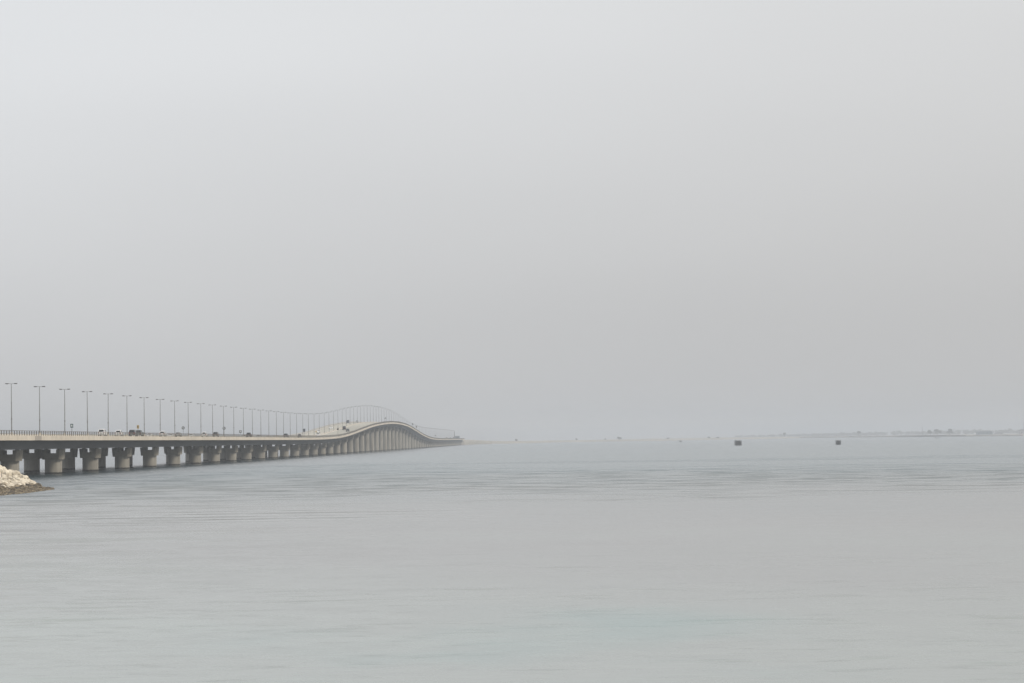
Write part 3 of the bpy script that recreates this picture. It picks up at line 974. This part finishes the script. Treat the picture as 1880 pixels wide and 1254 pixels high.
# crowns of small leaf clumps
def crown(mb_, cx, cy, cz, rx, ry, rz, n, seed):
    r_ = random.Random(seed)
    lumps = [(r_.uniform(-0.6, 0.6), r_.uniform(-0.5, 0.5), r_.uniform(-0.5, 0.6), r_.uniform(0.35, 0.6)) for _ in range(7)]
    for _ in range(n):
        lx, ly, lz, lr = r_.choice(lumps)
        d = Vector((r_.gauss(0, 1), r_.gauss(0, 1), r_.gauss(0, 1))).normalized() * lr * r_.uniform(0.6, 1.0)
        p = Vector((cx + (lx + d.x) * rx, cy + (ly + d.y) * ry, cz + (lz + d.z) * rz))
        s = r_.uniform(0.10, 0.2) * (rx + rz) * 0.5
        a = Vector((r_.gauss(0, 1), r_.gauss(0, 1), r_.gauss(0, 1))).normalized() * s
        b = a.orthogonal().normalized() * s
        k = len(mb_.v)
        mb_.v += [tuple(p + a), tuple(p + b), tuple(p - a), tuple(p - b)]
        mb_.f.append((k, k + 1, k + 2, k + 3))
# coastal wood: one far mass (right half of the horizon)
wd = MB()
r_ = random.Random(11)
def woods(x0, x1, Yf, h0, h1, seed, n=60):
    for i in range(n):
        t = i / n
        x = x0 + (x1 - x0) * t + r_.uniform(-4, 4)
        y = Yf(t) + r_.uniform(0, 60)
        hh = (h0 + (h1 - h0) * t) * r_.uniform(0.75, 1.15)
        crown(wd, x, y, 3 + hh * 0.5, hh * 0.9, hh * 0.9, hh * 0.55, 90, seed + i)
woods(715, 1230, lambda t: 9000 - 200 * t, 7.5, 14.0, 100, 120)
woods(1240, 1560, lambda t: 8700 - 900 * t, 15, 15, 300, 60)
woods(1490, 1680, lambda t: 7700 - 120 * t, 13, 12, 500, 30)
tag(wd.build('coastal_wood', M['leaf']), 'faint continuous belt of trees along the far right shore', 'wood', None, 'stuff')

def world_at(px, Y):
    """X on the ground at distance Y in the direction px"""
    X = (px - 990) / FPX * Y
    return X
def tree(px, Y, z0, w_, h_, label):
    r = thing('tree', (world_at(px, Y), Y, z0), 0, label, 'tree', 'lone trees on the far shore')
    MB().tube((0, 0, -0.3), (0, 0, h_ * 0.6), w_ * 0.05, w_ * 0.03, 6).build('trunk', M['trunk'], r)
    c = MB()
    crown(c, 0, 0, h_ * 0.62, w_ * 0.5, w_ * 0.5, h_ * 0.42, 260, int(px))
    c.build('crown', M['leaf'], r)
tree(948, 4560, 3.5, 5, 4.5, 'tiny bush-like tree on the island just beyond the end of the bridge')
tree(1058, 5330, 2.8, 6, 5.0, 'small faint tree on the thin sand spit, left of the wide dark one')
tree(1111, 5360, 2.8, 4, 4.5, 'smallest faint tree on the sand spit, just left of the wide dark one')
tree(1137, 5350, 2.8, 10, 7.0, 'wide dark tree clump on the thin sand spit')
tree(1226, 5330, 2.4, 6, 5.0, 'faint round tree at the right end of the sand spit')
tree(1301, 5800, 2.3, 8, 5.0, 'left of two low trees on the shore before the large dark dolphin')
tree(1317, 5820, 2.3, 7, 4.6, 'right of two low trees on the shore before the large dark dolphin')
tree(1440, 6700, 4.2, 13, 11.0, 'tree standing above the left part of the coastal wood')
tree(1575, 6600, 4.2, 14, 14.0, 'tree standing above the wood just right of the dolphin with masts')
tree(1707, 5900, 3.6, 16, 12.5, 'leftmost tall tree of the clump right of the wood')
tree(1719, 5900, 3.6, 18, 14.0, 'middle tall tree of the clump right of the wood')
tree(1741, 5880, 3.6, 20, 14.0, 'rightmost and widest tree of the clump right of the wood')

def house(px, Y, z0, w_, d, h_, label, wallm='wall', sheds=True):
    r = thing('warehouse', (world_at(px, Y), Y, z0), 0, label, 'building', 'buildings on the far shore')
    MB().box(-w_ / 2, w_ / 2, -d / 2, d / 2, -0.5, h_).build('wall', M[wallm], r)
    g = MB()
    rf = [(-w_ / 2 - 0.6, h_), (w_ / 2 + 0.6, h_), (w_ * 0.30, h_ + 1.8), (-w_ * 0.30, h_ + 1.8)]
    g.loft([[(x, -d / 2 - 0.5, z) for x, z in rf], [(x, d / 2 + 0.5, z) for x, z in rf]])
    g.build('roof', M['roofm'], r)
    k = max(2, int(w_ / 7))
    for i in range(k):
        x = -w_ / 2 + (i + 0.5) * w_ / k
        MB().box(x - 0.9, x + 0.9, -d / 2 - 0.06, -d / 2 + 0.02, h_ * 0.35, h_ * 0.7).build('window', M['glass'], r)
house(1805, 5350, 3.4, 32, 18, 6.5, 'long blue-grey building on the far right shore', 'boxblue')
house(1831, 5300, 3.4, 18, 10, 2.6, 'low pale building right of the long blue-grey building')
house(1876, 5150, 3.3, 16, 12, 7.5, 'grey building cut by the right edge of the photo')
Yt = 5700
def lattice(px, Yt, z0, h_, label):
    r = thing('radio_mast', (world_at(px, Yt), Yt, z0), 0, label, 'mast', 'radio masts on the far shore')
    t_ = MB()
    for sx, sy in ((-1, -1), (1, -1), (1, 1), (-1, 1)):
        t_.tube((sx * 0.7, sy * 0.7, 0), (sx * 0.25, sy * 0.25, h_), 0.12, 0.08, 5)
    k = 10
    for i in range(k):
        z1, z2 = h_ * i / k, h_ * (i + 1) / k
        a, b = 0.7 - 0.45 * i / k, 0.7 - 0.45 * (i + 1) / k
        t_.tube((-a, -a, z1), (b, -b, z2), 0.05, 0.05, 4)
        t_.tube((a, a, z1), (-b, b, z2), 0.05, 0.05, 4)
    t_.build('lattice', M['pole'], r)
    MB().tube((0, 0, h_), (0, 0, h_ + 3), 0.1, 0.05, 5).build('antenna', M['pole'], r)
lattice(1692, 5750, 3.6, 21, 'thin faint radio mast left of the tree clump')
lattice(1877, 5170, 3.3, 25, 'thin faint radio mast at the right edge of the photo')
# small boat near the far shore
r = thing('boat', (606.7 * 1.0 + 2, 3813, 0), 0.2, 'tiny dark boat on the water below the far tree clump', 'boat')
h = MB()
def hull(y, hw_, zt): return [(-hw_, y, zt), (-hw_ * 0.6, y, -0.2), (hw_ * 0.6, y, -0.2), (hw_, y, zt)]
h.loft([hull(-3.5, 1.1, 0.9), hull(0, 1.3, 0.9), hull(2.6, 0.8, 1.05), hull(3.8, 0.1, 1.3)])
ho = h.build('hull', M['grey'], r); ho.rotation_euler = (0, 0, 1.4)
c = MB().box(-0.9, 0.9, -0.8, 0.8, 0.9, 1.9).build('cabin', M['signwhite'], r); c.rotation_euler = (0, 0, 1.4)

# ------------------------------------------------------------------ haze
hz = MB().box(-28000, 28000, -28000, 28000, -1.0, 62.0)
hm = bpy.data.materials.new('haze_air')
hm.use_nodes = True
t = hm.node_tree
t.nodes.clear()
o_ = N(t, 'ShaderNodeOutputMaterial')
pv = N(t, 'ShaderNodeVolumePrincipled')
pv.inputs['Color'].default_value = (0.735, 0.765, 0.815, 1)
pv.inputs['Density'].default_value = HAZE_DENSITY
pv.inputs['Anisotropy'].default_value = 0.0
t.links.new(pv.outputs[0], o_.inputs['Volume'])
tag(hz.build('haze', hm), 'pale haze over the sea', 'haze', None, 'stuff')
